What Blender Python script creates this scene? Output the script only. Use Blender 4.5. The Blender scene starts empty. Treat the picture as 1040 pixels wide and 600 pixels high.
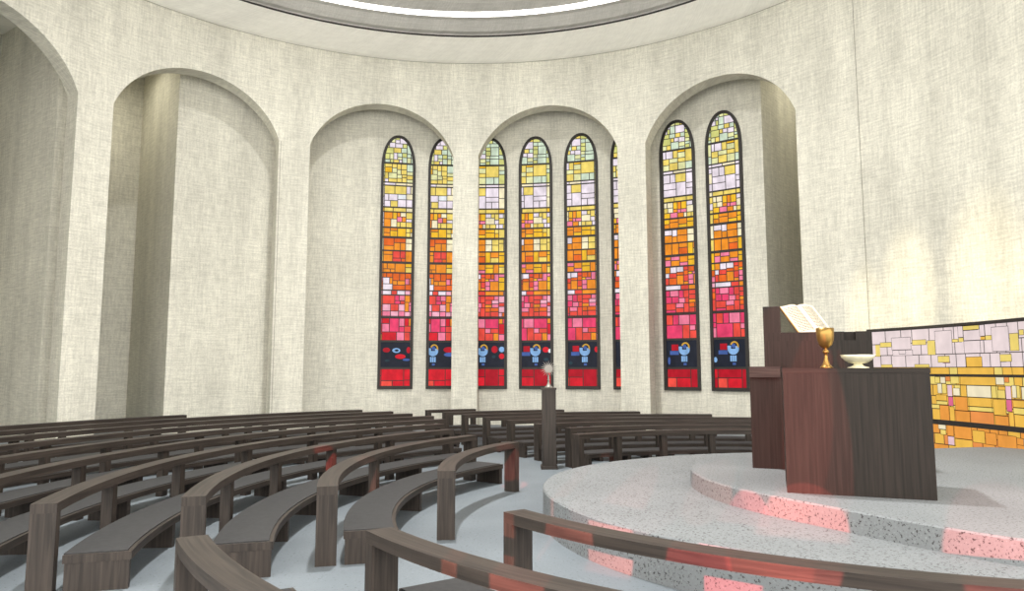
import bpy, math, random
from math import sin, cos, radians, degrees, pi, sqrt, hypot, atan2
random.seed(7)
sc = bpy.context.scene
COL = sc.collection

# ------------------------------------------------------------------ camera, world, lights, exposure
cam_d = bpy.data.cameras.new('camera'); cam = bpy.data.objects.new('camera', cam_d); COL.objects.link(cam)
cam_d.sensor_width = 36.0; cam_d.lens = 36.0 * 720 / 1040; cam_d.clip_start = 0.02; cam_d.clip_end = 200
cam.location = (0, 0, 1.5); cam.rotation_euler = (pi / 2 + 0.104, 0, 0)
sc.camera = cam
sc.view_settings.view_transform = 'Standard'; sc.view_settings.look = 'None'
sc.view_settings.gamma = 1; sc.view_settings.exposure = 0.1; sc.view_settings.use_curve_mapping = False

S = 1.0976
RX, RY = -0.94 * S, 8.25 * S  # centre of the round room
def zz(z): return 1.5 + (z - 1.5) * S if z > 0.001 else 0.0
PX, PY = 3.3, 6.9             # centre of the dais, the pews curve round it

w = bpy.data.worlds.new('sky'); sc.world = w; w.use_nodes = True
w.node_tree.nodes['Background'].inputs[0].default_value = (1.0, 0.965, 0.895, 1)
w.node_tree.nodes['Background'].inputs[1].default_value = 3.75

def area(name, loc, size, power, color, aim=None, shape='DISK', spread=pi):
    l = bpy.data.lights.new(name, 'AREA'); l.shape = shape; l.size = size; l.energy = power; l.color = color
    l.spread = spread
    o = bpy.data.objects.new(name, l); COL.objects.link(o); o.location = loc
    if aim:
        from mathutils import Vector
        o.rotation_euler = (Vector(aim) - Vector(loc)).to_track_quat('-Z', 'Y').to_euler()
    return o
def spot(name, loc, aim, ang, power, color, blend=0.3, radius=0.02, scale=None):
    from mathutils import Vector
    l = bpy.data.lights.new(name, 'SPOT'); l.spot_size = radians(ang); l.energy = power; l.color = color
    l.spot_blend = blend; l.shadow_soft_size = radius
    o = bpy.data.objects.new(name, l); COL.objects.link(o); o.location = loc
    o.rotation_euler = (Vector(aim) - Vector(loc)).to_track_quat('-Z', 'Y').to_euler()
    if scale: o.scale = scale
    return o
area('oculus_skylight', (RX, RY, 14.4), 0.7, 1150, (1.0, 0.98, 0.94), spread=radians(130))
for th_ in (-48.5, 48.5):      # unseen fill lights added to brighten the two passage recesses
    area('recess_fill', (RX + 11.0 * S * sin(radians(th_)), RY + 11.0 * S * cos(radians(th_)), 9.3), 1.6, 26, (1.0, 0.93, 0.74))
# daylight through the coloured windows behind the viewer
for p, a, pw, c, sx, q in [
    ((0.38, 6.40, 0.20), 7, 5600, (1.0, 0.24, 0.14), .14, (-1.6, -2.2, 1.5)),
    ((0.74, 5.55, 0.20), 7, 6800, (1.0, 0.20, 0.15), .42, (-1.6, -2.2, 1.5)),
    ((1.42, 4.78, 0.20), 7, 6800, (1.0, 0.08, 0.10), .46, (-1.6, -2.2, 1.5)),
    ((1.80, 6.60, 0.42), 2.4, 9000, (1.0, 0.30, 0.20), .8, (-3.0, -6.0, 2.3)),
    ((2.20, 5.50, 0.28), 3.3, 13000, (1.0, 0.15, 0.13), .9, (-3.0, -6.0, 2.3)),
    ((3.05, 4.32, 0.38), 4.2, 13000, (1.0, 0.15, 0.13), 1, (-3.0, -6.0, 2.3)),
    ((1.30, 7.20, 0.34), 9, 1300, (1.0, 0.34, 0.32), .8, (-1.6, -2.2, 3.0)),
    ((2.42, 5.86, 0.72), 15, 2600, (1.0, 0.17, 0.12), .27, (-1.6, -2.2, 1.6)),
    ((2.84, 7.35, 1.05), 13.2, 2300, (1.0, 0.17, 0.12), .42, (-1.6, -2.2, 1.9))]:
    spot('coloured_daylight', q, p, a, pw, c, 0.12, 0.01, (sx, 1, 1))
for p, a, pw, c in [((-2.2, 8.74, 0.36), 1.3, 36000, (1.0, 0.04, 0.02)), ((-1.5, 7.80, 0.3), 1.3, 12000, (1.0, 0.32, 0.22)),
                    ((0.0, 9.0, 0.30), 1.5, 16000, (1.0, 0.10, 0.07))]:
    spot('coloured_daylight', (-0.6, -3.0, 7.5), p, a, pw, c, 0.3, 0.01)
for p, a, sx in (((6.45 * S, 12.85 * S, 2.5), 9, .4), ((6.83 * S, 12.12 * S, 2.9), 11, .45), ((7.36 * S, 10.85 * S, 2.95), 14, .5)):
    spot('warm_daylight', (-4.5, 5.0, 4.2), p, a * 1.1, 4300, (1.0, 0.84, 0.50), 1.0, 0.05, (sx, 1, 1))

# ------------------------------------------------------------------ helpers
def tag(o, label=None, cat=None, group=None, kind=None):
    if label: o['label'] = label
    if cat: o['category'] = cat
    if group: o['group'] = group
    if kind: o['kind'] = kind
    return o
def empty(name, loc):
    o = bpy.data.objects.new(name, None); COL.objects.link(o); o.location = loc; o.empty_display_size = 0.1
    return o
class MB:
    def __init__(s): s.v = []; s.f = []; s.uv = []; s.c = []; s.sm = []
    def face(s, pts, uvs=None, col=None, smooth=False):
        n = len(s.v); s.v += [tuple(p) for p in pts]; s.f.append(list(range(n, n + len(pts))))
        s.uv.append(uvs or [(0, 0)] * len(pts)); s.c.append(col); s.sm.append(smooth)
    def box(s, o, ax, ay, az, grain=2):
        """box from corner o along three vectors; grain: which axis the wood runs along"""
        from mathutils import Vector as V
        o, ax, ay, az = V(o), V(ax), V(ay), V(az); L = [a.length for a in (ax, ay, az)]
        A = (ax, ay, az)
        def q(p, i, j):
            a, b = A[i], A[j]; P = [p, p + a, p + a + b, p + b]
            uv = [(0, 0), (L[i], 0), (L[i], L[j]), (0, L[j])]
            if grain == i or (grain != j and i < j): pass
            if grain == j: uv = [(y, x) for x, y in uv]
            k = len(s.f) * 0.37
            s.face(P, [(x + k, y + k * 1.7) for x, y in uv])
        q(o, 1, 0); q(o + az, 0, 1); q(o, 0, 2); q(o + ay, 2, 0); q(o, 2, 1); q(o + ax, 1, 2)
    def arcbox(s, c, r0, r1, z0, z1, a0, a1, step=2.0):
        n = max(1, int(round(abs(a1 - a0) / step)))
        def P(r, a, z): return (c[0] + r * cos(radians(a)), c[1] + r * sin(radians(a)), z)
        rm = (r0 + r1) / 2; k = random.random() * 20
        for i in range(n):
            a = a0 + (a1 - a0) * i / n; b = a0 + (a1 - a0) * (i + 1) / n
            u, v = radians(a) * rm + k, radians(b) * rm + k
            s.face([P(r0, a, z1), P(r1, a, z1), P(r1, b, z1), P(r0, b, z1)], [(u, r0), (u, r1), (v, r1), (v, r0)])
            s.face([P(r0, a, z0), P(r0, b, z0), P(r1, b, z0), P(r1, a, z0)], [(u, r0), (v, r0), (v, r1), (u, r1)])
            s.face([P(r1, a, z0), P(r1, b, z0), P(r1, b, z1), P(r1, a, z1)], [(u, z0), (v, z0), (v, z1), (u, z1)], smooth=False)
            s.face([P(r0, b, z0), P(r0, a, z0), P(r0, a, z1), P(r0, b, z1)], [(v, z0), (u, z0), (u, z1), (v, z1)], smooth=False)
        for a, fl in ((a0, 1), (a1, 0)):
            q = [P(r0, a, z0), P(r1, a, z0), P(r1, a, z1), P(r0, a, z1)]
            if not fl: q = q[::-1]
            s.face(q, [(z0 + k, r0), (z0 + k, r1), (z1 + k, r1), (z1 + k, r0)] if fl else [(z1 + k, r0), (z1 + k, r1), (z0 + k, r1), (z0 + k, r0)])
    def lathe(s, prof, n=48, c=(0, 0), smooth=True, flip=False, room=False):
        if room: prof = [(r * S, zz(z)) for r, z in prof]
        for i in range(n):
            a, b = 2 * pi * i / n, 2 * pi * (i + 1) / n
            for (r0, z0), (r1, z1) in zip(prof, prof[1:]):
                q = [(c[0] + r0 * cos(a), c[1] + r0 * sin(a), z0), (c[0] + r0 * cos(b), c[1] + r0 * sin(b), z0),
                     (c[0] + r1 * cos(b), c[1] + r1 * sin(b), z1), (c[0] + r1 * cos(a), c[1] + r1 * sin(a), z1)]
                if r0 < 1e-6: q = [q[0], q[2], q[3]]
                elif r1 < 1e-6: q = [q[0], q[1], q[2]]
                if flip: q = q[::-1]
                s.face(q, smooth=smooth)
    def build(s, name, mats, parent=None, merge=False):
        me = bpy.data.meshes.new(name)
        off = parent_origin(parent) if parent else (0, 0, 0)
        me.from_pydata([(x - off[0], y - off[1], z - off[2]) for x, y, z in s.v], [], s.f)
        uvl = me.uv_layers.new(name='UVMap')
        k = 0
        for uvs in s.uv:
            for t in uvs: uvl.data[k].uv = t; k += 1
        if any(c is not None for c in s.c):
            ca = me.color_attributes.new('pane', 'FLOAT_COLOR', 'CORNER'); k = 0
            for f, c in zip(s.f, s.c):
                for _ in f: ca.data[k].color = (*(c or (0, 0, 0)), 1); k += 1
        for p, sm in zip(me.polygons, s.sm): p.use_smooth = sm
        for m in (mats if isinstance(mats, (list, tuple)) else [mats]): me.materials.append(m)
        if merge:
            import bmesh
            bm = bmesh.new(); bm.from_mesh(me); bmesh.ops.remove_doubles(bm, verts=bm.verts, dist=1e-4); bm.to_mesh(me); bm.free()
        o = bpy.data.objects.new(name, me); COL.objects.link(o)
        if parent: o.parent = parent
        return o
def parent_origin(p):
    x = y = z = 0
    while p is not None:
        x += p.location.x; y += p.location.y; z += p.location.z; p = p.parent
    return (x, y, z)
def rp(r, th, z=0):           # point of the round room: bearing th from its centre
    return (RX + r * S * sin(radians(th)), RY + r * S * cos(radians(th)), zz(z))
def srgb(*c): return tuple(((v / 255) / 12.92 if v / 255 <= 0.04045 else ((v / 255 + 0.055) / 1.055) ** 2.4) for v in c)

# ------------------------------------------------------------------ materials
def mat(name):
    m = bpy.data.materials.new(name); m.use_nodes = True; nt = m.node_tree
    return m, nt, nt.nodes['Principled BSDF']
def N(nt, t, **k):
    n = nt.nodes.new(t)
    for a, b in k.items(): setattr(n, a, b)
    return n
def ramp(nt, stops):
    r = N(nt, 'ShaderNodeValToRGB'); e = r.color_ramp.elements
    while len(e) < len(stops): e.new(0.5)
    for el, (p, c) in zip(e, stops): el.position = p; el.color = (*c, 1)
    return r
def concrete(name, base, amp=0.12):
    m, nt, b = mat(name); L = nt.links.new
    g = N(nt, 'ShaderNodeNewGeometry')
    sx = N(nt, 'ShaderNodeSeparateXYZ'); L(g.outputs['Position'], sx.inputs[0])
    # bearing round the room as a surface coordinate
    ax = N(nt, 'ShaderNodeMath', operation='SUBTRACT'); ax.inputs[1].default_value = RX; L(sx.outputs[0], ax.inputs[0])
    ay = N(nt, 'ShaderNodeMath', operation='SUBTRACT'); ay.inputs[1].default_value = RY; L(sx.outputs[1], ay.inputs[0])
    at = N(nt, 'ShaderNodeMath', operation='ARCTAN2'); L(ax.outputs[0], at.inputs[0]); L(ay.outputs[0], at.inputs[1])
    ar = N(nt, 'ShaderNodeMath', operation='MULTIPLY'); ar.inputs[1].default_value = 9.0; L(at.outputs[0], ar.inputs[0])
    rr = N(nt, 'ShaderNodeCombineXYZ'); L(ax.outputs[0], rr.inputs[0]); L(ay.outputs[0], rr.inputs[1])
    ln = N(nt, 'ShaderNodeVectorMath', operation='LENGTH'); L(rr.outputs[0], ln.inputs[0])
    ad = N(nt, 'ShaderNodeMath', operation='ADD'); L(ar.outputs[0], ad.inputs[0]); L(ln.outputs['Value'], ad.inputs[1]); ar = ad
    def layer(su, sv, detail, lo, hi):
        c = N(nt, 'ShaderNodeCombineXYZ')
        mu = N(nt, 'ShaderNodeMath', operation='MULTIPLY'); mu.inputs[1].default_value = su; L(ar.outputs[0], mu.inputs[0])
        mv = N(nt, 'ShaderNodeMath', operation='MULTIPLY'); mv.inputs[1].default_value = sv; L(sx.outputs[2], mv.inputs[0])
        L(mu.outputs[0], c.inputs[0]); L(mv.outputs[0], c.inputs[1])
        n = N(nt, 'ShaderNodeTexNoise'); n.inputs['Scale'].default_value = 1; n.inputs['Detail'].default_value = detail
        L(c.outputs[0], n.inputs['Vector'])
        r = N(nt, 'ShaderNodeMapRange'); r.inputs[1].default_value = 0.3; r.inputs[2].default_value = 0.7
        r.inputs[3].default_value = lo; r.inputs[4].default_value = hi; L(n.outputs['Fac'], r.inputs[0])
        return r.outputs[0]
    ls = [layer(26, 2.5, 2, 1 - amp, 1.02), layer(3.0, 26, 2, 1 - amp, 1.02), layer(30, 30, 3, 1 - amp * 0.9, 1.03),
          layer(2.2, 0.15, 2, 1 - amp * 0.9, 1.03), layer(0.5, 0.6, 3, 1 - amp * 0.6, 1.03)]
    cur = ls[0]
    for x in ls[1:]:
        mm = N(nt, 'ShaderNodeMath', operation='MULTIPLY'); L(cur, mm.inputs[0]); L(x, mm.inputs[1]); cur = mm.outputs[0]
    mx = N(nt, 'ShaderNodeVectorMath', operation='SCALE'); mx.inputs[0].default_value = base; L(cur, mx.inputs['Scale'])
    L(mx.outputs[0], b.inputs['Base Color']); b.inputs['Roughness'].default_value = 0.92
    b.inputs['Specular IOR Level'].default_value = 0.2
    bp_ = N(nt, 'ShaderNodeBump'); bp_.inputs['Strength'].default_value = 0.25; bp_.inputs['Distance'].default_value = 0.02
    L(cur, bp_.inputs['Height']); L(bp_.outputs[0], b.inputs['Normal'])
    return m
def terrazzo(name, base, dark, light, scale, rough=0.5, thr=0.33):
    m, nt, b = mat(name); L = nt.links.new
    g = N(nt, 'ShaderNodeNewGeometry')
    n1 = N(nt, 'ShaderNodeTexNoise'); n1.inputs['Scale'].default_value = scale; n1.inputs['Detail'].default_value = 3
    n1.inputs['Roughness'].default_value = 0.7
    L(g.outputs['Position'], n1.inputs['Vector'])
    r1 = ramp(nt, [(0.0, dark), (thr, dark), (thr + 0.06, base), (0.62, base), (0.70, light), (1, light)]); L(n1.outputs['Fac'], r1.inputs[0])
    n2 = N(nt, 'ShaderNodeTexNoise'); n2.inputs['Scale'].default_value = 1.3; n2.inputs['Detail'].default_value = 3
    L(g.outputs['Position'], n2.inputs['Vector'])
    r2 = N(nt, 'ShaderNodeMapRange'); r2.inputs[1].default_value = .3; r2.inputs[2].default_value = .7
    r2.inputs[3].default_value = 0.9; r2.inputs[4].default_value = 1.05; L(n2.outputs['Fac'], r2.inputs[0])
    mx = N(nt, 'ShaderNodeVectorMath', operation='SCALE'); L(r1.outputs[0], mx.inputs[0]); L(r2.outputs[0], mx.inputs['Scale'])
    L(mx.outputs[0], b.inputs['Base Color']); b.inputs['Roughness'].default_value = rough
    b.inputs['Specular IOR Level'].default_value = 0.3
    return m
def wood(name, c0, c1, su=1.6, sv=34, rough=0.45, spec=0.5, coat=0.0):
    m, nt, b = mat(name); L = nt.links.new
    uv = N(nt, 'ShaderNodeUVMap'); mp = N(nt, 'ShaderNodeMapping'); mp.inputs['Scale'].default_value = (su, sv, 1)
    L(uv.outputs[0], mp.inputs[0])
    n = N(nt, 'ShaderNodeTexNoise'); n.inputs['Scale'].default_value = 1; n.inputs['Detail'].default_value = 5
    n.inputs['Distortion'].default_value = 0.6
    L(mp.outputs[0], n.inputs['Vector'])
    r = ramp(nt, [(0.32, c0), (0.68, c1)]); L(n.outputs['Fac'], r.inputs[0])
    L(r.outputs[0], b.inputs['Base Color']); b.inputs['Roughness'].default_value = rough
    b.inputs['Specular IOR Level'].default_value = spec
    bb = N(nt, 'ShaderNodeBump'); bb.inputs['Strength'].default_value = 0.15; bb.inputs['Distance'].default_value = 0.01
    L(n.outputs['Fac'], bb.inputs['Height']); L(bb.outputs[0], b.inputs['Normal'])
    return m
def plain(name, c, rough=0.6, metal=0.0, noise=0.0, spec=0.5):
    m, nt, b = mat(name); L = nt.links.new
    n = N(nt, 'ShaderNodeTexNoise'); n.inputs['Scale'].default_value = 25; n.inputs['Detail'].default_value = 3
    g = N(nt, 'ShaderNodeTexCoord'); L(g.outputs['Object'], n.inputs['Vector'])
    a = tuple(v * (1 - noise) for v in c)
    r = ramp(nt, [(0.35, a), (0.65, c)]); L(n.outputs['Fac'], r.inputs[0]); L(r.outputs[0], b.inputs['Base Color'])
    b.inputs['Roughness'].default_value = rough; b.inputs['Metallic'].default_value = metal
    b.inputs['Specular IOR Level'].default_value = spec
    return m
def glass_lit(name, strength, var=0.25):
    m, nt, b = mat(name); L = nt.links.new
    a = N(nt, 'ShaderNodeVertexColor', layer_name='pane')
    g = N(nt, 'ShaderNodeNewGeometry')
    mp = N(nt, 'ShaderNodeMapping'); mp.inputs['Scale'].default_value = (6, 6, 4); L(g.outputs['Position'], mp.inputs[0])
    n = N(nt, 'ShaderNodeTexNoise'); n.inputs['Scale'].default_value = 1; n.inputs['Detail'].default_value = 4; L(mp.outputs[0], n.inputs['Vector'])
    r = N(nt, 'ShaderNodeMapRange'); r.inputs[1].default_value = .3; r.inputs[2].default_value = .7
    r.inputs[3].default_value = 1 - var; r.inputs[4].default_value = 1 + var * 0.5; L(n.outputs['Fac'], r.inputs[0])
    mx = N(nt, 'ShaderNodeVectorMath', operation='SCALE'); L(a.outputs['Color'], mx.inputs[0]); L(r.outputs[0], mx.inputs['Scale'])
    L(mx.outputs[0], b.inputs['Emission Color']); b.inputs['Emission Strength'].default_value = strength
    sc_ = N(nt, 'ShaderNodeVectorMath', operation='SCALE'); L(mx.outputs[0], sc_.inputs[0]); sc_.inputs['Scale'].default_value = 0.05
    L(sc_.outputs[0], b.inputs['Base Color'])
    b.inputs['Roughness'].default_value = 0.45; b.inputs['Specular IOR Level'].default_value = 0.12
    return m
M_WALL = concrete('woven_concrete', (0.90, 0.88, 0.775), 0.17)
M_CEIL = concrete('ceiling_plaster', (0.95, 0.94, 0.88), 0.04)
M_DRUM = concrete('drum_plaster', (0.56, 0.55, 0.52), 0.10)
M_FLOOR = terrazzo('pale_terrazzo', srgb(118, 126, 133), srgb(80, 86, 91), srgb(138, 147, 154), 40, 0.6)
M_DAIS = terrazzo('speckled_granite', srgb(128, 132, 135), srgb(66, 64, 65), srgb(148, 153, 155), 52, 0.7, 0.37)
M_WOOD = wood('walnut', srgb(40, 35, 32), srgb(66, 58, 53), 1.6, 34, 0.55, 0.35)
M_PAD = plain('slate_cushion', srgb(52, 52, 54), 0.75, 0, 0.25)
M_RED = wood('rosewood', srgb(29, 25, 22), srgb(45, 38, 34), 1.6, 46, 0.6, 0.25)
M_LEAD = plain('lead_came', srgb(44, 40, 38), 0.6, 0.0, 0.2)
M_GLASS = glass_lit('stained_glass', 0.95)
M_GLASS2 = glass_lit('warm_stained_glass', 0.86, 0.12)
M_GOLD = plain('gilt_metal', srgb(160, 128, 70), 0.35, 0.85, 0.1)
M_SILVER = plain('silver_metal', srgb(150, 146, 140), 0.5, 0.6, 0.1)
M_BOWL = plain('pale_gilt_bowl', srgb(236, 230, 200), 0.4, 0.1, 0.08)
M_PAGE = plain('page_paper', srgb(216, 208, 188), 0.8, 0, 0.03)
M_EDGE = plain('gilt_page_edge', srgb(216, 190, 120), 0.6, 0.2, 0.15)
M_INK = plain('printed_ink', srgb(62, 58, 54), 0.9)
M_COVER = plain('book_cover', srgb(92, 58, 34), 0.6, 0, 0.1)
M_SEAM = plain('seam_shadow_gap', srgb(120, 116, 104), 0.9)
mcove, nt, b = mat('cove_lamp'); b.inputs['Emission Color'].default_value = (1, 0.98, 0.94, 1); b.inputs['Emission Strength'].default_value = 2.0

# ------------------------------------------------------------------ room shell
mb = MB(); n = 72
for i in range(n):
    a, b_ = 2 * pi * i / n, 2 * pi * (i + 1) / n
    mb.face([(RX, RY, 0), (RX + 14.5 * cos(a), RY + 14.5 * sin(a), 0), (RX + 14.5 * cos(b_), RY + 14.5 * sin(b_), 0)])
tag(mb.build('floor', M_FLOOR, merge=True), 'pale grey speckled terrazzo floor of the round church', 'floor', kind='structure')

R0, R1, ZC = 8.7, 9.1, 9.07
CENT = [-94.85, -68.2, -41.5, -14.5, 11.95, 38.75]; HW = 11.2
ZS, ZA = 6.72, 7.92
def arch_z(th):
    for c in CENT:
        if abs(th - c) < HW - 1e-6:
            s = R0 * radians(th - c); hw = R0 * radians(HW); rise = ZA - ZS
            r = (hw * hw + rise * rise) / (2 * rise)
            return ZA - r + sqrt(max(0, r * r - s * s))
    return None
mb = MB()
ths = sorted(set([round(-118 + 0.8 * i, 3) for i in range(int(236 / 0.8) + 1)] + [round(c + k * HW * j / 14, 3) for c in CENT for j in range(15) for k in (1, -1)]))
for a, b_ in zip(ths, ths[1:]):
    if b_ - a < 0.004: continue
    m_ = (a + b_) / 2; inside = arch_z(m_) is not None
    za = zb = 0
    if inside:
        za = arch_z(a) or ZS; zb = arch_z(b_) or ZS
    mb.face([rp(R0, a, za), rp(R0, b_, zb), rp(R0, b_, ZC), rp(R0, a, ZC)], smooth=False)
    mb.face([rp(R1, b_, zb), rp(R1, a, za), rp(R1, a, ZC), rp(R1, b_, ZC)])
    if inside: mb.face([rp(R0, a, za), rp(R1, a, za), rp(R1, b_, zb), rp(R0, b_, zb)])
for c in CENT:
    for s in (-1, 1):
        q = [rp(R0, c + s * HW, 0), rp(R1, c + s * HW, 0), rp(R1, c + s * HW, ZS), rp(R0, c + s * HW, ZS)]
        mb.face(q if s < 0 else q[::-1])
for s in (-1, 1):
    mb.face([rp(R0, s * 118, 0), rp(R1, s * 118, 0), rp(R1, s * 118, ZC), rp(R0, s * 118, ZC)])
tag(mb.build('wall_inner', M_WALL), 'cream concrete ring wall pierced by tall arched openings', 'wall', kind='structure')

R2, R3, ZR = 9.6, 12.44, 8.9
path = [(R3, -112), (R3, -83.4), (R2, -83.4), (R2, -79.9), (R3, -79.9), (R3, -56.7), (R2, -56.7), (R2, -53.2), (R3, -53.2), (R3, -42.65),
        (R2, -42.65)] + [(R2, -42.65 + 85.3 * i / 60) for i in range(1, 60)] + [(R2, 42.65), (R3, 42.65), (R3, 53.2), (R1, 53.2)]
dense = [path[0]]
for p, q in zip(path, path[1:]):
    k = max(1, int(abs(q[1] - p[1]) / 1.5))
    for i in range(1, k + 1): dense.append((p[0] + (q[0] - p[0]) * i / k, p[1] + (q[1] - p[1]) * i / k))
mb = MB()
for p, q in zip(dense, dense[1:]):
    mb.face([rp(*p, 0), rp(*q, 0), rp(*q, ZR), rp(*p, ZR)])
tag(mb.build('wall_outer', M_WALL), 'cream concrete outer wall seen through the arches, holding the windows', 'wall', kind='structure')
mb = MB()
for i in range(60):
    a, b_ = -115 + 230 * i / 60, -115 + 230 * (i + 1) / 60
    mb.face([rp(R1, a, ZR), rp(R3 + .2, a, ZR), rp(R3 + .2, b_, ZR), rp(R1, b_, ZR)])
tag(mb.build('ceiling_passage', M_CEIL), 'flat ceiling over the passage behind the arches', 'ceiling', kind='structure')
mb = MB()
prof = [(8.72, 9.07), (8.60, 9.09), (8.40, 9.16), (8.15, 9.26), (7.90, 9.37)]
mb.lathe(prof, 128, (RX, RY), flip=True, room=True)
tag(mb.build('ceiling', M_CEIL), 'pale sloping outer ring of the ceiling above the arches', 'ceiling', kind='structure')
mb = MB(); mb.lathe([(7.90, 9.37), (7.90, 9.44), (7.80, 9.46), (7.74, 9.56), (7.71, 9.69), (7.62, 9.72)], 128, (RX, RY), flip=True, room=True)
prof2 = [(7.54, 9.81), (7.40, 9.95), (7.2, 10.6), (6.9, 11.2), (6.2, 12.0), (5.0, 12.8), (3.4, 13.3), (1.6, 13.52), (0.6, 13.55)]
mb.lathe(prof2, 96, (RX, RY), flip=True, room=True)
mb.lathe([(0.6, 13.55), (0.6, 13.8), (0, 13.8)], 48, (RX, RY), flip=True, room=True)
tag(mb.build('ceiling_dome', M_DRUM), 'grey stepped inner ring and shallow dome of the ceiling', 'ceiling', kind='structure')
mb = MB(); mb.lathe([(7.62, 9.72), (7.54, 9.81)], 128, (RX, RY), flip=True, room=True)
tag(mb.build('trim_1', mcove), 'glowing white light strip running round the ceiling ring', 'light strip', kind='structure')
mb = MB(); mb.lathe([(7.905, 9.372), (7.895, 9.362), (7.885, 9.372), (7.885, 9.40)], 128, (RX, RY), flip=True, room=True)
tag(mb.build('trim_2', M_LEAD), 'thin dark edge line of the inner ceiling ring', 'trim', kind='structure')
mb = MB(); mb.lathe([(8.699, 9.062), (8.695, 9.066), (8.699, 9.07)], 128, (RX, RY), flip=True, room=True)
tag(mb.build('trim_3', M_SEAM), 'fine seam where the ring wall meets the ceiling', 'trim', kind='structure')
for k, (th, z0, z1) in enumerate(((58.35, 0, 9.07), (-30.05, 0, 6.7))):
    mb = MB(); mb.face([rp(R0 - .004, th, z0), rp(R0 - .004, th + .06, z0), rp(R0 - .004, th + .06, z1), rp(R0 - .004, th, z1)])
    tag(mb.build('trim_%d' % (4 + k), M_SEAM), ['vertical casting joint on the blank right wall', 'vertical casting joint beside the second arch from the left'][k], 'trim', kind='structure')

# dais: two granite steps
def smooth_loop(pts, k=6):
    out = []; n = len(pts)
    for i in range(n):
        p0, p1, p2, p3 = pts[i - 1], pts[i], pts[(i + 1) % n], pts[(i + 2) % n]
        for j in range(k):
            t = j / k
            out.append(tuple(0.5 * (2 * p1[d] + (p2[d] - p0[d]) * t + (2 * p0[d] - 5 * p1[d] + 4 * p2[d] - p3[d]) * t * t + (3 * p1[d] - p0[d] - 3 * p2[d] + p3[d]) * t ** 3) for d in (0, 1)))
    return out
def slab(name, pts, z0, z1, label):
    L = smooth_loop(pts); mb = MB(); bev = 0.012
    cx = sum(p[0] for p in L) / len(L); cy = sum(p[1] for p in L) / len(L)
    ins = [(x + (cx - x) / hypot(cx - x, cy - y) * bev, y + (cy - y) / hypot(cx - x, cy - y) * bev) for x, y in L]
    mb.face([(x, y, z1) for x, y in ins])
    n = len(L)
    for i in range(n):
        a, b_, c, d = L[i], L[(i + 1) % n], ins[i], ins[(i + 1) % n]
        mb.face([(*a, z0), (*b_, z0), (*b_, z1 - bev), (*a, z1 - bev)]); mb.face([(*a, z1 - bev), (*b_, z1 - bev), (*d, z1), (*c, z1)])
    return tag(mb.build(name, M_DAIS, merge=True), label, 'platform', kind='structure')
low = [(.31, 6.95), (.44, 6.25), (.72, 5.6), (1.2, 4.97), (1.83, 4.38), (2.3, 3.93), (2.75, 3.62), (3.5, 3.42), (4.6, 3.5), (5.5, 4.1), (6.2, 5.4), (6.5, 7.2), (6.6, 9.0), (6.3, 10.0), (5.2, 10.25),
       (3.9, 10.25), (2.5, 9.93), (1.7, 9.5), (1.05, 8.97), (.6, 8.35), (.36, 7.66)]
upp = [(1.78, 6.9), (1.84, 6.38), (2.04, 5.86), (2.33, 5.35), (2.68, 4.78), (3.03, 4.33), (3.6, 3.98), (4.5, 3.95), (5.4, 4.6), (6.1, 6.0), (6.4, 7.6), (6.52, 8.9), (6.2, 9.35),
       (5.36, 9.2), (3.9, 8.98), (2.83, 8.64), (2.15, 8.05), (1.84, 7.45)]
slab('platform', low, 0, .34, 'lower round step of the speckled granite altar platform')
slab('platform_step', upp, .34, .5, 'upper granite level of the platform under the altar')

# ------------------------------------------------------------------ stained glass
def clip_convex(poly, hull):
    out = poly
    for i in range(len(hull)):
        ax, ay = hull[i]; bx, by = hull[(i + 1) % len(hull)]
        inp = out; out = []
        if not inp: break
        def side(p): return (bx - ax) * (p[1] - ay) - (by - ay) * (p[0] - ax)
        for j in range(len(inp)):
            p, q = inp[j], inp[(j + 1) % len(inp)]; sp, sq = side(p), side(q)
            if sp >= 0: out.append(p)
            if (sp >= 0) != (sq >= 0):
                t = sp / (sp - sq); out.append((p[0] + (q[0] - p[0]) * t, p[1] + (q[1] - p[1]) * t))
    return out
def subdivide(x0, x1, z0, z1, rnd, mw, mh, out):
    w_, h_ = x1 - x0, z1 - z0
    if (w_ < mw * 1.9 and h_ < mh * 1.9) or (w_ < mw * 3.2 and h_ < mh * 3.2 and rnd.random() < 0.18):
        out.append((x0, x1, z0, z1)); return
    if (w_ / mw > h_ / mh and w_ > mw * 1.5) or h_ < mh * 1.5:
        m_ = x0 + w_ * rnd.uniform(.3, .7); subdivide(x0, m_, z0, z1, rnd, mw, mh, out); subdivide(m_, x1, z0, z1, rnd, mw, mh, out)
    else:
        m_ = z0 + h_ * rnd.uniform(.3, .7); subdivide(x0, x1, z0, m_, rnd, mw, mh, out); subdivide(x0, x1, m_, z1, rnd, mw, mh, out)
C = dict(mint=srgb(208, 224, 200), pale=srgb(228, 228, 170), yel=srgb(240, 214, 110), gold=srgb(244, 190, 44), lav=srgb(238, 226, 236), cream=srgb(246, 234, 196),
         ora=srgb(240, 146, 40), dora=srgb(232, 104, 36), pink=srgb(244, 130, 160), lpink=srgb(244, 176, 196), mag=srgb(232, 66, 110), red=srgb(214, 30, 46), dred=srgb(178, 22, 40),
         coral=srgb(234, 78, 66), lime=srgb(214, 214, 130), blue=srgb(70, 96, 160), sky=srgb(134, 176, 222), white=srgb(232, 236, 240), night=srgb(34, 38, 50), teal=srgb(40, 62, 72), hair=srgb(206, 160, 60))
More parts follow.
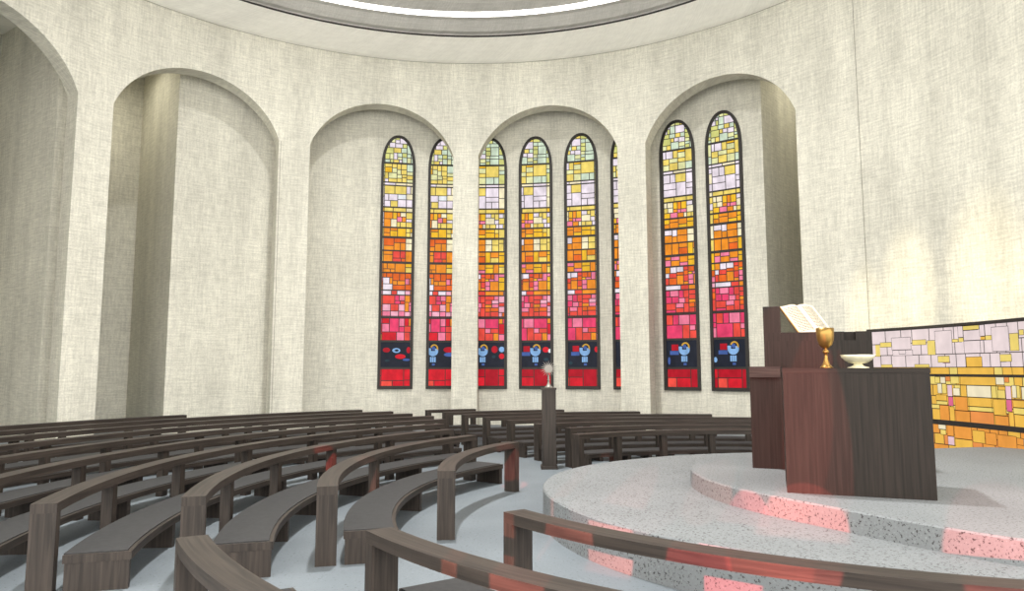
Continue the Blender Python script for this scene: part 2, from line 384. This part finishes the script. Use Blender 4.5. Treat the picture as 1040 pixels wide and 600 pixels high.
# bands: z0, z1, cell width, cell height, colours where the figure strip is orange-pink (A) and where it is yellow (B)
BANDS = [(1.09, 1.53, .32, .24, 'red red coral dred red', 'red dred coral red'),
         (2.20, 2.77, .19, .17, 'mag pink mag red coral pink', 'mag coral pink ora red mag'),
         (2.80, 3.35, .17, .13, 'pink mag pink coral lpink mag', 'pink coral dora ora lpink'),
         (3.35, 3.47, .22, .12, 'lpink lav coral', 'lpink ora'),
         (3.47, 3.91, .15, .12, 'dora ora coral pink dora lav', 'ora gold ora dora pink'),
         (3.91, 4.16, .20, .15, 'dora ora pink ora', 'gold yel ora'),
         (4.19, 4.47, .22, .18, 'dora ora dora coral', 'gold yel gold ora'),
         (4.47, 4.79, .20, .20, 'dora ora ora lav', 'gold yel yel cream'),
         (4.83, 5.06, .20, .15, 'ora gold ora', 'gold yel cream'),
         (5.06, 5.46, .15, .13, 'gold yel ora cream lav pink', 'cream lav yel lav yel'),
         (5.46, 5.58, .26, .12, 'gold yel cream', 'yel gold cream'),
         (5.58, 6.14, .24, .19, 'lav lav white yel lav', 'lav lav cream lav'),
         (6.14, 6.22, .4, .08, 'cream lav', 'lav cream'),
         (6.22, 6.72, .16, .14, 'yel pale gold yel lav pale', 'pale yel mint lime'),
         (6.72, 7.45, .14, .12, 'mint pale yel mint lime lav', 'mint pale lime mint')]
BARS = [(1.53, .05), (2.20, .05), (2.785, .03), (2.82, .018), (3.35, .03), (3.47, .03), (3.91, .035), (4.17, .06), (4.47, .035), (4.81, .05), (5.06, .04), (5.46, .03), (5.58, .035), (6.14, .03), (6.22, .03), (6.72, .045)]
STRIP = []
rnd = random.Random(21)
for (z0, z1, mw, mh, A, B) in BANDS:
    cells = []
    x = -0.2
    while x < 3.2:          # the design runs on as one long strip, each window shows a stretch of it
        seg = 0.55 if (round(x / 0.55) % 2) else 0.34
        sub = []; subdivide(x, x + seg, z0, z1, rnd, mw * .72, mh * .76, sub)
        pal = (A if seg > .5 else B).split()
        for s_ in sub: cells.append((*s_, C[rnd.choice(pal)]))
        x += seg
    STRIP += cells
def ellipse(cx, cz, a, b_, n=14, t0=0, t1=360): return [(cx + a * cos(radians(t0 + (t1 - t0) * i / n)), cz + b_ * sin(radians(t0 + (t1 - t0) * i / n))) for i in range(n + (t1 - t0 < 360))]
def night_band(fx, extra):
    out = []
    def add(poly, c): out.append((poly, C[c]))
    def rect(x0, x1, z0, z1): return [(x0, z0), (x1, z0), (x1, z1), (x0, z1)]
    add(rect(-.6, 1.5, 1.56, 2.17), 'night')
    if fx is not None:
        add(rect(fx - .30, fx - .14, 1.94, 2.08), 'dred'); add(rect(fx - .34, fx - .13, 1.84, 1.93), 'blue')
        add(ellipse(fx, 1.96, .13, .13, 12, 180, 360), 'sky'); add(rect(fx - .13, fx - .05, 1.96, 2.03), 'sky'); add(rect(fx + .05, fx + .13, 1.96, 2.02), 'sky')
        add(ellipse(fx + .01, 2.03, .045, .05), 'blue')
        arc = ellipse(fx + .03, 2.02, .10, .11, 10, -20, 160) + ellipse(fx + .03, 2.02, .065, .075, 10, -20, 160)[::-1]
        for i in range(10): add([arc[i], arc[i + 1], arc[20 - i], arc[21 - i]][::-1], 'hair')
        for k in range(3): add(rect(fx - .07 + k * .05, fx - .03 + k * .05, 1.68, 1.81), 'sky')
        add(rect(fx - .02, fx + .05, 1.60, 1.65), 'blue')
    for (ex, ez, a, b_, c) in extra: add(ellipse(ex, ez, a, b_), c)
    return out
def make_window(idx, thc, off, fig, extra, label):
    Wh, Z0, ZSP, Z1 = 0.43, 1.02, 6.58, 7.45
    root = empty('window_%d' % idx, rp(R2, thc, Z0)); tag(root, label, 'window', 'stained glass windows', 'structure')
    t = (cos(radians(thc)), -sin(radians(thc))); nrm = (-sin(radians(thc)), -cos(radians(thc)))
    base = rp(R2, thc, 0)
    def P(u, z, d):
        d += .018
        return (base[0] + t[0] * u * S + nrm[0] * d, base[1] + t[1] * u * S + nrm[1] * d, zz(z))
    def outline(ins):
        a = Wh - ins; top = Z1 - ins
        pts = [(-a, Z0 + ins), (a, Z0 + ins)]
        for i in range(0, 25):
            ph = pi * i / 24; c_ = cos(ph); s_ = sin(ph)
            pts.append((a * (abs(c_) ** 0.92) * (1 if c_ > 0 else -1), ZSP + (top - ZSP) * abs(s_) ** 0.95))
        return pts
    out, inn = outline(0), outline(0.07)
    mb = MB(); n = len(out)
    for i in range(n):
        j = (i + 1) % n
        mb.face([P(*out[i], .05), P(*out[j], .05), P(*inn[j], .05), P(*inn[i], .05)])
        mb.face([P(*out[i], -.02), P(*out[j], -.02), P(*out[j], .05), P(*out[i], .05)])
        mb.face([P(*inn[i], .05), P(*inn[j], .05), P(*inn[j], .0), P(*inn[i], .0)])
    mb.build('window_frame', M_LEAD, root)
    mb = MB()
    mb.face([P(u, z, .004) for u, z in inn])
    for z, h in BARS:
        c_ = clip_convex([(-.5, z - h / 2), (.5, z - h / 2), (.5, z + h / 2), (-.5, z + h / 2)], inn)
        if len(c_) < 3: continue
        mb.face([P(u, v, .03) for u, v in c_])
        for k in range(len(c_)):
            a, b_ = c_[k], c_[(k + 1) % len(c_)]
            mb.face([P(*a, .004), P(*b_, .004), P(*b_, .03), P(*a, .03)])
    mb.build('lead_bars', M_LEAD, root)
    mb = MB(); g = 0.0095
    for x0, x1, z0, z1, c in STRIP:
        u0, u1 = x0 - off - Wh, x1 - off - Wh
        if u1 < -Wh or u0 > Wh: continue
        pl = clip_convex([(u0 + g, z0 + g), (u1 - g, z0 + g), (u1 - g, z1 - g), (u0 + g, z1 - g)], inn)
        if len(pl) >= 3: mb.face([P(u, v, .010) for u, v in pl], col=c)
    for k, (pl, c) in enumerate(night_band(fig, extra)):
        pl = clip_convex(pl, inn)
        if len(pl) >= 3: mb.face([P(u, v, .012 + .0008 * min(k, 12)) for u, v in pl], col=c)
    mb.build('glass', M_GLASS, root)
E1 = [(-.22, 1.98, .09, .06, 'dred'), (.02, 1.97, .10, .06, 'sky'), (.03, 1.97, .05, .03, 'night'), (.12, 1.82, .13, .06, 'red'), (.32, 1.98, .05, .08, 'dred'), (.27, 1.74, .09, .03, 'blue'), (-.2, 1.72, .06, .03, 'teal')]
E3 = [(.12, 2.0, .08, .09, 'dred'), (.30, 2.0, .07, .07, 'sky'), (.30, 1.83, .07, .07, 'red'), (.1, 1.82, .05, .04, 'teal')]
E2 = [(.12, 1.99, .12, .07, 'dred'), (.15, 1.87, .14, .05, 'blue'), (.30, 1.72, .07, .05, 'blue')]
E4 = [(.24, 1.99, .08, .07, 'red'), (.34, 1.96, .04, .05, 'white'), (.25, 1.75, .06, .04, 'teal')]
E5 = [(.34, 1.99, .05, .07, 'red'), (-.3, 1.66, .05, .04, 'teal')]
WN = [(-11.75, 1.62, None, E1, 'leftmost stained glass lancet, yellow and orange with red blobs in its dark band'),
      (-4.65, 1.78, -.26, E2, 'second lancet from the left, cut off on its right by the arch edge'),
      (2.30, 0.72, -.18, E3, 'third lancet from the left, just right of the bare wall strip between two arches'),
      (9.27, 0.66, -.02, E4, 'lancet directly above the monstrance on its pedestal'),
      (16.23, 0.60, .05, E5, 'lancet just right of the one behind the monstrance'),
      (23.3, 0.50, .10, [], 'lancet of which only a thin sliver shows at the arch edge'),
      (30.63, 0.40, .06, [(-.3, 1.7, .03, .09, 'blue')], 'left lancet of the pair in the rightmost arch'),
      (37.3, 0.34, .08, [(-.33, 1.72, .04, .06, 'sky')], 'right lancet of the pair in the rightmost arch, tallest in view')]
for i, (th, off, fg, ex, lb) in enumerate(WN): make_window(i + 1, th, off, fg, ex, lb)

# curved stained glass screen behind the altar
RS = 7.05
root = empty('glass_screen', rp(RS, 82, 0)); tag(root, 'low curved screen of pale pink, yellow and orange leaded glass behind the altar', 'glass screen')
xs = [(-80, 64.0), (30, 67.39), (110, 70.07), (200, 73.03), (300, 76.25), (390, 79.10), (455, 81.12), (550, 84.04), (686, 88.11), (1100, 100.5)]
zs = [(45, 2.08), (65, 2.02), (100, 1.91), (165, 1.71), (228, 1.53), (262, 1.42), (300, 1.31), (355, 1.14), (395, 1.02), (418, .96), (478, .78), (500, .71), (545, .58), (578, .48), (760, .06)]
def lerp(t, x):
    for (a, b_), (c, d) in zip(t, t[1:]):
        if x <= c or (c, d) == t[-1]: return b_ + (d - b_) * (x - a) / (c - a)
TH0, TH1 = 66.75, 97
def spatch(mb, th0, th1, z0, z1, r, col=None):
    th0, th1 = max(th0, TH0), min(th1, TH1)
    if th1 <= th0: return
    k = max(1, int((th1 - th0) / 1.2))
    for i in range(k):
        a, b_ = th0 + (th1 - th0) * i / k, th0 + (th1 - th0) * (i + 1) / k
        mb.face([rp(r, a, z0), rp(r, b_, z0), rp(r, b_, z1), rp(r, a, z1)], col=col)
def sbox(mb, th0, th1, z0, z1, ra, rb):
    k = max(1, int((th1 - th0) / 1.2))
    for i in range(k):
        a, b_ = th0 + (th1 - th0) * i / k, th0 + (th1 - th0) * (i + 1) / k
        mb.face([rp(ra, a, z0), rp(ra, b_, z0), rp(ra, b_, z1), rp(ra, a, z1)]); mb.face([rp(rb, b_, z0), rp(rb, a, z0), rp(rb, a, z1), rp(rb, b_, z1)])
        mb.face([rp(ra, a, z1), rp(ra, b_, z1), rp(rb, b_, z1), rp(rb, a, z1)]); mb.face([rp(ra, a, z0), rp(rb, a, z0), rp(rb, b_, z0), rp(ra, b_, z0)])
    for a in (th0, th1): mb.face([rp(ra, a, z0), rp(rb, a, z0), rp(rb, a, z1), rp(ra, a, z1)])
mb = MB()
sbox(mb, TH0, TH1, 0, 2.10, RS + .012, RS + .05)
for z, h in ((2.10, .035), (1.42, .03), (.78, .065), (.05, .1)): sbox(mb, TH0, TH1, z - h / 2, z + h / 2, RS - .03, RS + .012)
mb.build('screen_frame', M_LEAD, root)
mb = MB(); rnd = random.Random(5)
ROWS = [(45, 110, 'lav', 62), (110, 165, 'lav', 55), (165, 228, 'lav', 50), (228, 258, 'gold gold ora', 60), (266, 305, 'cream yel gold', 40), (305, 355, 'cream yel gold', 36),
        (355, 395, 'gold ora gold', 60), (395, 418, 'gold yel', 60), (418, 470, 'ora gold ora', 52), (488, 530, 'ora gold cream ora', 48), (530, 578, 'ora gold dora', 52), (578, 640, 'gold ora', 60), (640, 740, 'cream ora', 70)]
WARM = dict(gold=srgb(244, 192, 84), ora=srgb(240, 160, 72), dora=srgb(238, 150, 80), yel=srgb(244, 218, 120), lav=srgb(240, 222, 222), cream=srgb(246, 234, 200), mag=srgb(226, 110, 150), lav2=srgb(240, 204, 214))
def sp(x0, x1, y0, y1, c, lay):
    g = .0055; gt = degrees(g / RS)
    a, b_ = lerp(xs, x0), lerp(xs, x1); z1, z0 = lerp(zs, y0), lerp(zs, y1)
    if lay: spatch(mb, a, b_, z0, z1, RS + .010 - .0018 * lay + .0009, (0.012, 0.010, 0.009))
    spatch(mb, a + gt, b_ - gt, z0 + g, z1 - g, RS + .010 - .0018 * lay, WARM[c])
for (y0, y1, pal, wd) in ROWS:
    x = -80 + rnd.uniform(0, 30)
    while x < 900:
        wv = wd * rnd.uniform(.7, 1.3); sp(x, x + wv, y0, y1, rnd.choice(pal.split()), 0); x += wv
D = [(38, 60, 110, 170, 'yel'), (60, 110, 100, 125, 'yel'), (110, 195, 80, 140, 'lav'), (112, 200, 140, 168, 'lav'), (140, 170, 140, 160, 'lav'), (200, 262, 95, 120, 'yel'), (265, 300, 100, 168, 'yel'), (300, 375, 60, 165, 'lav'),
     (375, 402, 100, 115, 'yel'), (402, 425, 95, 115, 'yel'), (402, 425, 45, 95, 'lav'), (425, 497, 46, 66, 'yel'), (425, 497, 66, 110, 'lav'), (425, 497, 110, 165, 'lav'), (497, 520, 46, 95, 'lav'), (497, 520, 95, 110, 'gold'), (520, 548, 92, 112, 'yel'),
     (548, 625, 60, 160, 'lav'), (625, 665, 90, 160, 'yel'), (668, 690, 78, 100, 'yel'), (308, 360, 173, 205, 'yel'), (328, 360, 200, 208, 'mag'), (430, 500, 180, 228, 'gold'), (578, 630, 172, 205, 'yel'), (578, 604, 198, 206, 'mag'),
     (205, 270, 212, 228, 'yel'), (60, 110, 212, 228, 'yel'), (275, 355, 228, 258, 'gold'), (355, 390, 228, 258, 'yel'), (390, 548, 228, 258, 'gold'), (548, 585, 228, 258, 'yel'), (585, 628, 228, 258, 'gold'),
     (290, 312, 268, 300, 'yel'), (312, 335, 268, 300, 'cream'), (335, 357, 266, 290, 'dora'), (357, 395, 266, 300, 'yel'), (398, 552, 266, 305, 'gold'), (425, 530, 305, 355, 'cream'), (398, 425, 305, 355, 'gold'), (530, 552, 305, 355, 'yel'),
     (552, 590, 266, 300, 'cream'), (590, 612, 266, 290, 'dora'), (340, 362, 305, 357, 'lav2'), (342, 364, 357, 400, 'mag'), (365, 395, 318, 352, 'cream'), (298, 318, 300, 345, 'cream'), (318, 338, 300, 345, 'yel'),
     (290, 338, 350, 378, 'gold'), (290, 338, 378, 396, 'yel'), (370, 425, 355, 420, 'ora'), (430, 530, 355, 395, 'gold'), (430, 530, 395, 418, 'yel'), (433, 535, 418, 474, 'dora'), (535, 590, 358, 428, 'gold'), (537, 597, 428, 474, 'ora'),
     (592, 617, 303, 357, 'lav2'), (592, 617, 357, 408, 'mag'), (556, 590, 320, 355, 'yel'), (620, 640, 300, 350, 'cream'), (640, 656, 300, 350, 'yel'), (620, 690, 358, 388, 'gold'), (620, 690, 388, 418, 'yel'), (345, 367, 402, 474, 'gold'),
     (302, 343, 397, 474, 'ora'), (370, 432, 420, 474, 'ora'), (600, 622, 408, 474, 'gold'), (622, 668, 418, 474, 'gold'),
     (292, 325, 488, 510, 'cream'), (300, 325, 510, 535, 'yel'), (328, 357, 488, 538, 'ora'), (330, 358, 538, 578, 'lav2'), (360, 435, 488, 545, 'ora'), (360, 435, 545, 590, 'gold'), (437, 490, 498, 553, 'gold'), (492, 540, 502, 555, 'ora'),
     (542, 625, 505, 560, 'ora'), (625, 655, 510, 540, 'ora'), (655, 688, 512, 545, 'cream')]
for k, d in enumerate(D):
    sp(d[0], d[1], d[2], d[3], d[4], 1 + k % 3)
    # the design repeats mirrored towards the altar
    mx0, mx1 = -2 * 0 + (262 - (d[1] - 262)), (262 - (d[0] - 262))
    if d[2] > 228 and mx1 < 285 and mx0 > -80: sp(mx0, mx1, d[2], d[3], d[4], 1 + k % 3)
mb.build('glass', M_GLASS2, root)

# ------------------------------------------------------------------ pews
RAIL_Z, SEAT_Z = 0.60, 0.25
def pc(r, a, z=0): return (PX + r * cos(radians(a)), PY + r * sin(radians(a)), z)
def in_room(r, a, lim=7.55):
    p = pc(r, a); return hypot(p[0] - RX, p[1] - RY) < lim
def rail_parts(root, r0, r1, a0, a1, nseg):
    mb = MB(); mb.arcbox((PX, PY), r0, r1, RAIL_Z - .065, RAIL_Z, a0, a1); mb.build('backrest' if nseg else 'top_rail', M_WOOD, root)
    n = max(1, abs(nseg))
    for i in range(n + 1):
        a = a0 + (a1 - a0) * i / n; half = degrees(.045 / r0)
        b0, b1 = (a, a + 2 * half) if i == 0 else ((a - 2 * half, a) if i == n else (a - half, a + half))
        q0, q1 = (r0, r1) if i in (0, n) else (r0 + .035, r1 - .035)
        mb = MB(); A = pc(q0, b0); B = pc(q1, b0); D_ = pc(q0, b1)
        mb.box((A[0], A[1], 0), (B[0] - A[0], B[1] - A[1], 0), (D_[0] - A[0], D_[1] - A[1], 0), (0, 0, RAIL_Z - .065), 2)
        mb.build('post', M_WOOD, root)
def seat_parts(root, r0, r1, a0, a1, nseg):
    seat = MB(); seat.arcbox((PX, PY), r0, r1, SEAT_Z - .055, SEAT_Z, a0, a1)
    so = seat.build('seat', M_WOOD, root)
    e = degrees(.025 / r0)
    pd = MB(); pd.arcbox((PX, PY), r0 + .03, r1 - .0, SEAT_Z - .01, SEAT_Z + .008, a0 + e, a1 - e); pd.build('cushion', M_PAD, so)
    for i in range(nseg + 1):
        a = a0 + (a1 - a0) * i / nseg; h = degrees(.03 / r0)
        b0, b1 = (a + .05, a + 2 * h) if i == 0 else ((a - 2 * h, a - .05) if i == nseg else (a - h, a + h))
        mb = MB(); mb.arcbox((PX, PY), r0 + .012, r1 - .012, 0, SEAT_Z - .055, b0, b1, 10); mb.build('leg', M_WOOD, root)
ORD = ['first', 'second', 'third', 'fourth', 'fifth', 'sixth', 'seventh', 'eighth', 'ninth', 'tenth']
def row(k, a0, a1, step, label, group, sa1=None):
    ro = 3.89 + .93 * k - (.06 if k == 0 and a1 > 180 else 0); r0, r1 = ro, ro + .16; lim = 7.72 if k == 9 else 7.55
    ok = [a0 + (a1 - a0) * i / 400 for i in range(401) if in_room(r1, a0 + (a1 - a0) * i / 400, lim)]
    if not ok: return None
    a0, a1 = ok[0], ok[-1]
    if (a1 - a0) * ro < 40: return None
    n = max(2 if k else 1, round((a1 - a0) / step))
    if k == 0:
        root = empty('front_rail', pc(r0, (a0 + a1) / 2)); tag(root, label, 'railing', group); rail_parts(root, r0, r1, a0, a1, n)
        return root
    root = empty('pew', pc(r0, (a0 + a1) / 2)); tag(root, label, 'pew', group)
    rail_parts(root, r0, r1, a0, a1, n)
    seat_parts(root, ro - .47, ro - .05, a0, sa1 or a1, n)
    return root
def far_end(r): return max(124.3, 147 - (r - 4.0) * 5.6)
SZ = 'leftmost and longest block of pews'
for k in range(0, 10):
    r = 4.0 + .93 * k
    a0, a1 = far_end(r), (186.5, 195.2, 197.2, 197.2)[min(k, 3)]
    step = (50, 26, 13, 10.2)[min(k, 3)]
    lab = ('curved dark wooden front rail of the left block, lone post nearest the platform steps' if k == 0 else
           'curved dark wooden pew, %s row back from the platform in the big left block' % ORD[k - 1])
    row(k, a0, a1, step, lab, 'pews and rail of the left block')
for k in range(0, 8):
    a1 = 127.5 if k < 1 else 119.8
    lab = ('curved dark wooden front rail behind the platform, in front of the far pews' if k == 0 else
           'curved dark wooden pew behind the platform and under the windows, %s row from the platform' % ORD[k - 1])
    row(k, 72, a1, 10.5, lab, 'pews and rail behind the platform')
for k in range(0, 3):
    a0 = (-145.9, -145.9, -149.8)[k]
    lab = ('curved dark wooden rail crossing in front of the platform steps at the lower right',
           'nearest curved dark pew at the bottom, its top rail sweeping to the lower right',
           'curved dark pew whose top rail end pokes in at the bottom left')[k]
    # posts only at the ends: the rail spans free in between
    row(k, a0, -93, 60 if k == 0 else 26, lab, 'pews and rail nearest the viewer')

# ------------------------------------------------------------------ altar, ambo
d = (.9395, -.3426); nn = (.3426, .9395)
def Q(o, a, b_, z): return (o[0] + d[0] * a + nn[0] * b_, o[1] + d[1] * a + nn[1] * b_, z)
def ob(mb, o, a0, a1, b0, b1, z0, z1, grain=2):
    p = Q(o, a0, b0, z0)
    mb.box(p, (d[0] * (a1 - a0), d[1] * (a1 - a0), 0), (nn[0] * (b1 - b0), nn[1] * (b1 - b0), 0), (0, 0, z1 - z0), grain)
AO = (2.25, 5.93)
root = empty('altar', Q(AO, .53, .4, .5)); tag(root, 'solid reddish-brown wooden block altar carrying the chalice and bowl', 'altar')
mb = MB(); ob(mb, AO, 0, 1.075, 0, .8, .5, 1.472); mb.build('body', M_RED, root)
mb = MB(); ob(mb, AO, -.004, 1.079, -.004, .804, 1.472, 1.512, 0); mb.build('altar_top', M_RED, root)
BO = (2.46, 7.39)
root = empty('lectern', Q(BO, .6, .5, .5)); tag(root, 'tall reddish-brown wooden ambo with a raised left side, standing behind the altar', 'lectern')
mb = MB(); ob(mb, BO, .15, 1.19, .25, .85, .5, 1.80); ob(mb, BO, .15, .93, .25, .85, 1.80, 1.89)
ob(mb, BO, 1.04, 1.19, .25, .85, 1.80, 1.89); ob(mb, BO, .93, 1.04, .33, .85, 1.80, 1.89); mb.build('body', M_RED, root)
mb = MB(); ob(mb, BO, .15, .325, .27, .85, 1.89, 2.17); mb.build('side_panel', M_RED, root)
mb = MB(); ob(mb, BO, 0, .40, 0, .249, .5, 1.42); mb.build('front_box', M_RED, root)
mb = MB(); ob(mb, BO, .0, .30, -.06, .249, 1.42, 1.53, 0); mb.build('ledge', M_WOOD, root)
# sloping board that carries the book
from mathutils import Vector as V, Matrix
BC = V(Q(BO, .60, .52, 2.045)); tilt = radians(52)
yw = radians(44); e1 = V((cos(yw - .35), sin(yw - .35), 0)); e2 = V((-sin(yw - .35) * cos(tilt), cos(yw - .35) * cos(tilt), sin(tilt))); e3 = e1.cross(e2)
rot = radians(5); f1 = e1 * cos(rot) + e2 * sin(rot); f2 = -e1 * sin(rot) + e2 * cos(rot)
mb = MB(); p = BC - e1 * .16 - e2 * .15 - e3 * .05
mb.box(p, e1 * .32, e2 * .28, e3 * .02, 0); mb.build('book_board', M_RED, root)
# open book
bk = empty('open_book', BC); tag(bk, 'open book with cream pages leaning on the ambo top', 'book')
mb = MB(); hw_, hh = .25, .20
for s in (-1, 1):
    a = BC - f2 * (hh + .006) - e3 * .028
    q0 = a if s > 0 else a - f1 * (hw_ + .006)
    mb.box(q0, f1 * (hw_ + .006), f2 * (2 * hh + .012), e3 * .006, 1)
mb.build('cover', M_COVER, bk)
for s in (-1, 1):
    mb = MB(); K = 8; ed = MB()
    def top(t): return .012 + .028 * sin(pi * min(1, t * 1.15 + .02) ** .7)
    for i in range(K):
        t0, t1 = i / K, (i + 1) / K
        def pp(t, v, h): return BC + f1 * (s * hw_ * t) + f2 * (v * hh) + e3 * (h - .02)
        mb.face([pp(t0, -1, top(t0)), pp(t1, -1, top(t1)), pp(t1, 1, top(t1)), pp(t0, 1, top(t0))], smooth=True)
        for v in (-1, 1): ed.face([pp(t0, v, 0), pp(t1, v, 0), pp(t1, v, top(t1)), pp(t0, v, top(t0))])
    ed.face([pp(1, -1, 0), pp(1, 1, 0), pp(1, 1, top(1)), pp(1, -1, top(1))])
    pg = mb.build('page_block', M_PAGE, bk, merge=True); ed.build('page_edges', M_EDGE, pg)
    tx = MB()
    for li in range(17):
        v = .82 - li * .1; t = .14
        while t < .86:
            wl = random.uniform(.05, .13); t2 = min(.88, t + wl)
            tx.face([pp(t, v - .02, top(t) + .0012), pp(t2, v - .02, top(t2) + .0012), pp(t2, v + .02, top(t2) + .0012), pp(t, v + .02, top(t) + .0012)])
            t = t2 + .025
    tx.build('text_lines', M_INK, pg)
# chalice and bowl
def lathe_obj(name, prof, loc, m, label, cat, extra=None):
    o = empty(name, loc); tag(o, label, cat)
    for nm, pr, mm in prof:
        mb = MB(); mb.lathe([(r, z + loc[2]) for r, z in pr], 40, (loc[0], loc[1])); mb.build(nm, mm, o, merge=True)
    return o
lathe_obj('chalice', [('cup', [(0.012, .168), (.03, .175), (.052, .2), (.066, .24), (.072, .29), (.073, .345), (.069, .345), (.067, .29), (.06, .24), (.045, .208), (0, .195)], M_GOLD),
                      ('stem', [(.013, .02), (.012, .09), (.012, .12), (.024, .132), (.026, .142), (.022, .152), (.012, .16), (.012, .17)], M_GOLD),
                      ('foot', [(0, 0), (.052, 0), (.053, .006), (.046, .014), (.03, .035), (.018, .07), (.013, .11)], M_GOLD)],
          (2.71, 6.14, 1.512), M_GOLD, 'gold chalice standing on the altar in front of the book', 'chalice')
lathe_obj('altar_bowl', [('bowl', [(0, .036), (.03, .037), (.07, .045), (.105, .065), (.128, .09), (.137, .112), (.132, .112), (.12, .094), (.095, .07), (.06, .054), (0, .05)], M_BOWL),
                         ('foot', [(0, 0), (.085, 0), (.084, .006), (.06, .012), (.04, .022), (.032, .037)], M_BOWL)],
          (2.94, 6.05, 1.512), M_BOWL, 'pale shallow footed bowl standing on the altar beside the chalice', 'bowl')
# pedestal and monstrance
px_, py_ = .565, 11.02
mb = MB(); mb.box((px_ - .105, py_ - .105, 0), (.21, 0, 0), (0, .21, 0), (0, 0, 1.19), 2); mb.box((px_ - .125, py_ - .125, 0), (.25, 0, 0), (0, .25, 0), (0, 0, .05), 0)
mb.box((px_ - .115, py_ - .115, 1.19), (.23, 0, 0), (0, .23, 0), (0, 0, .03), 0)
tag(mb.build('pedestal', M_WOOD), 'slim dark wooden pedestal rising above the pews under the monstrance', 'pedestal')
mo = empty('monstrance', (px_, py_, 1.22)); tag(mo, 'silver sunburst monstrance standing on the dark pedestal', 'monstrance')
mb = MB(); mb.lathe([(0, 1.22), (.065, 1.22), (.066, 1.232), (.04, 1.25), (.018, 1.29), (.012, 1.33), (.02, 1.345), (.012, 1.36), (.01, 1.42)], 32, (px_, py_)); mb.build('foot', M_SILVER, mo, merge=True)
mb = MB(); zc = 1.51; nr = 20
def disc(mb, r, y0, y1, z, n=32):
    P0 = [(px_ + r * cos(2 * pi * i / n), y0, z + r * sin(2 * pi * i / n)) for i in range(n)]; P1 = [(x, y1, zz) for x, _, zz in P0]
    mb.face(P0); mb.face(P1[::-1])
    for i in range(n): mb.face([P0[i], P0[(i + 1) % n], P1[(i + 1) % n], P1[i]])
for i in range(nr):
    a = 2 * pi * i / nr; L_ = .14 if i % 2 else .12; h = .085
    c0 = V((px_ + .055 * cos(a - h * 1.4), py_, zc + .055 * sin(a - h * 1.4))); c1 = V((px_ + .055 * cos(a + h * 1.4), py_, zc + .055 * sin(a + h * 1.4)))
    tip = V((px_ + L_ * cos(a), py_, zc + L_ * sin(a))); f_ = V((0, -.008, 0)); b2 = V((0, .008, 0))
    mb.face([c0 + f_, c1 + f_, tip]); mb.face([c1 + b2, c0 + b2, tip]); mb.face([c0 + f_, tip, c0 + b2]); mb.face([c1 + f_, c1 + b2, tip])
mb.build('rays', M_SILVER, mo)
mb = MB(); disc(mb, .058, py_ - .016, py_ + .016, zc); mb.build('ring', M_SILVER, mo)
mb = MB(); disc(mb, .04, py_ - .02, py_ - .014, zc); mb.build('host_glass', M_SILVER, mo)
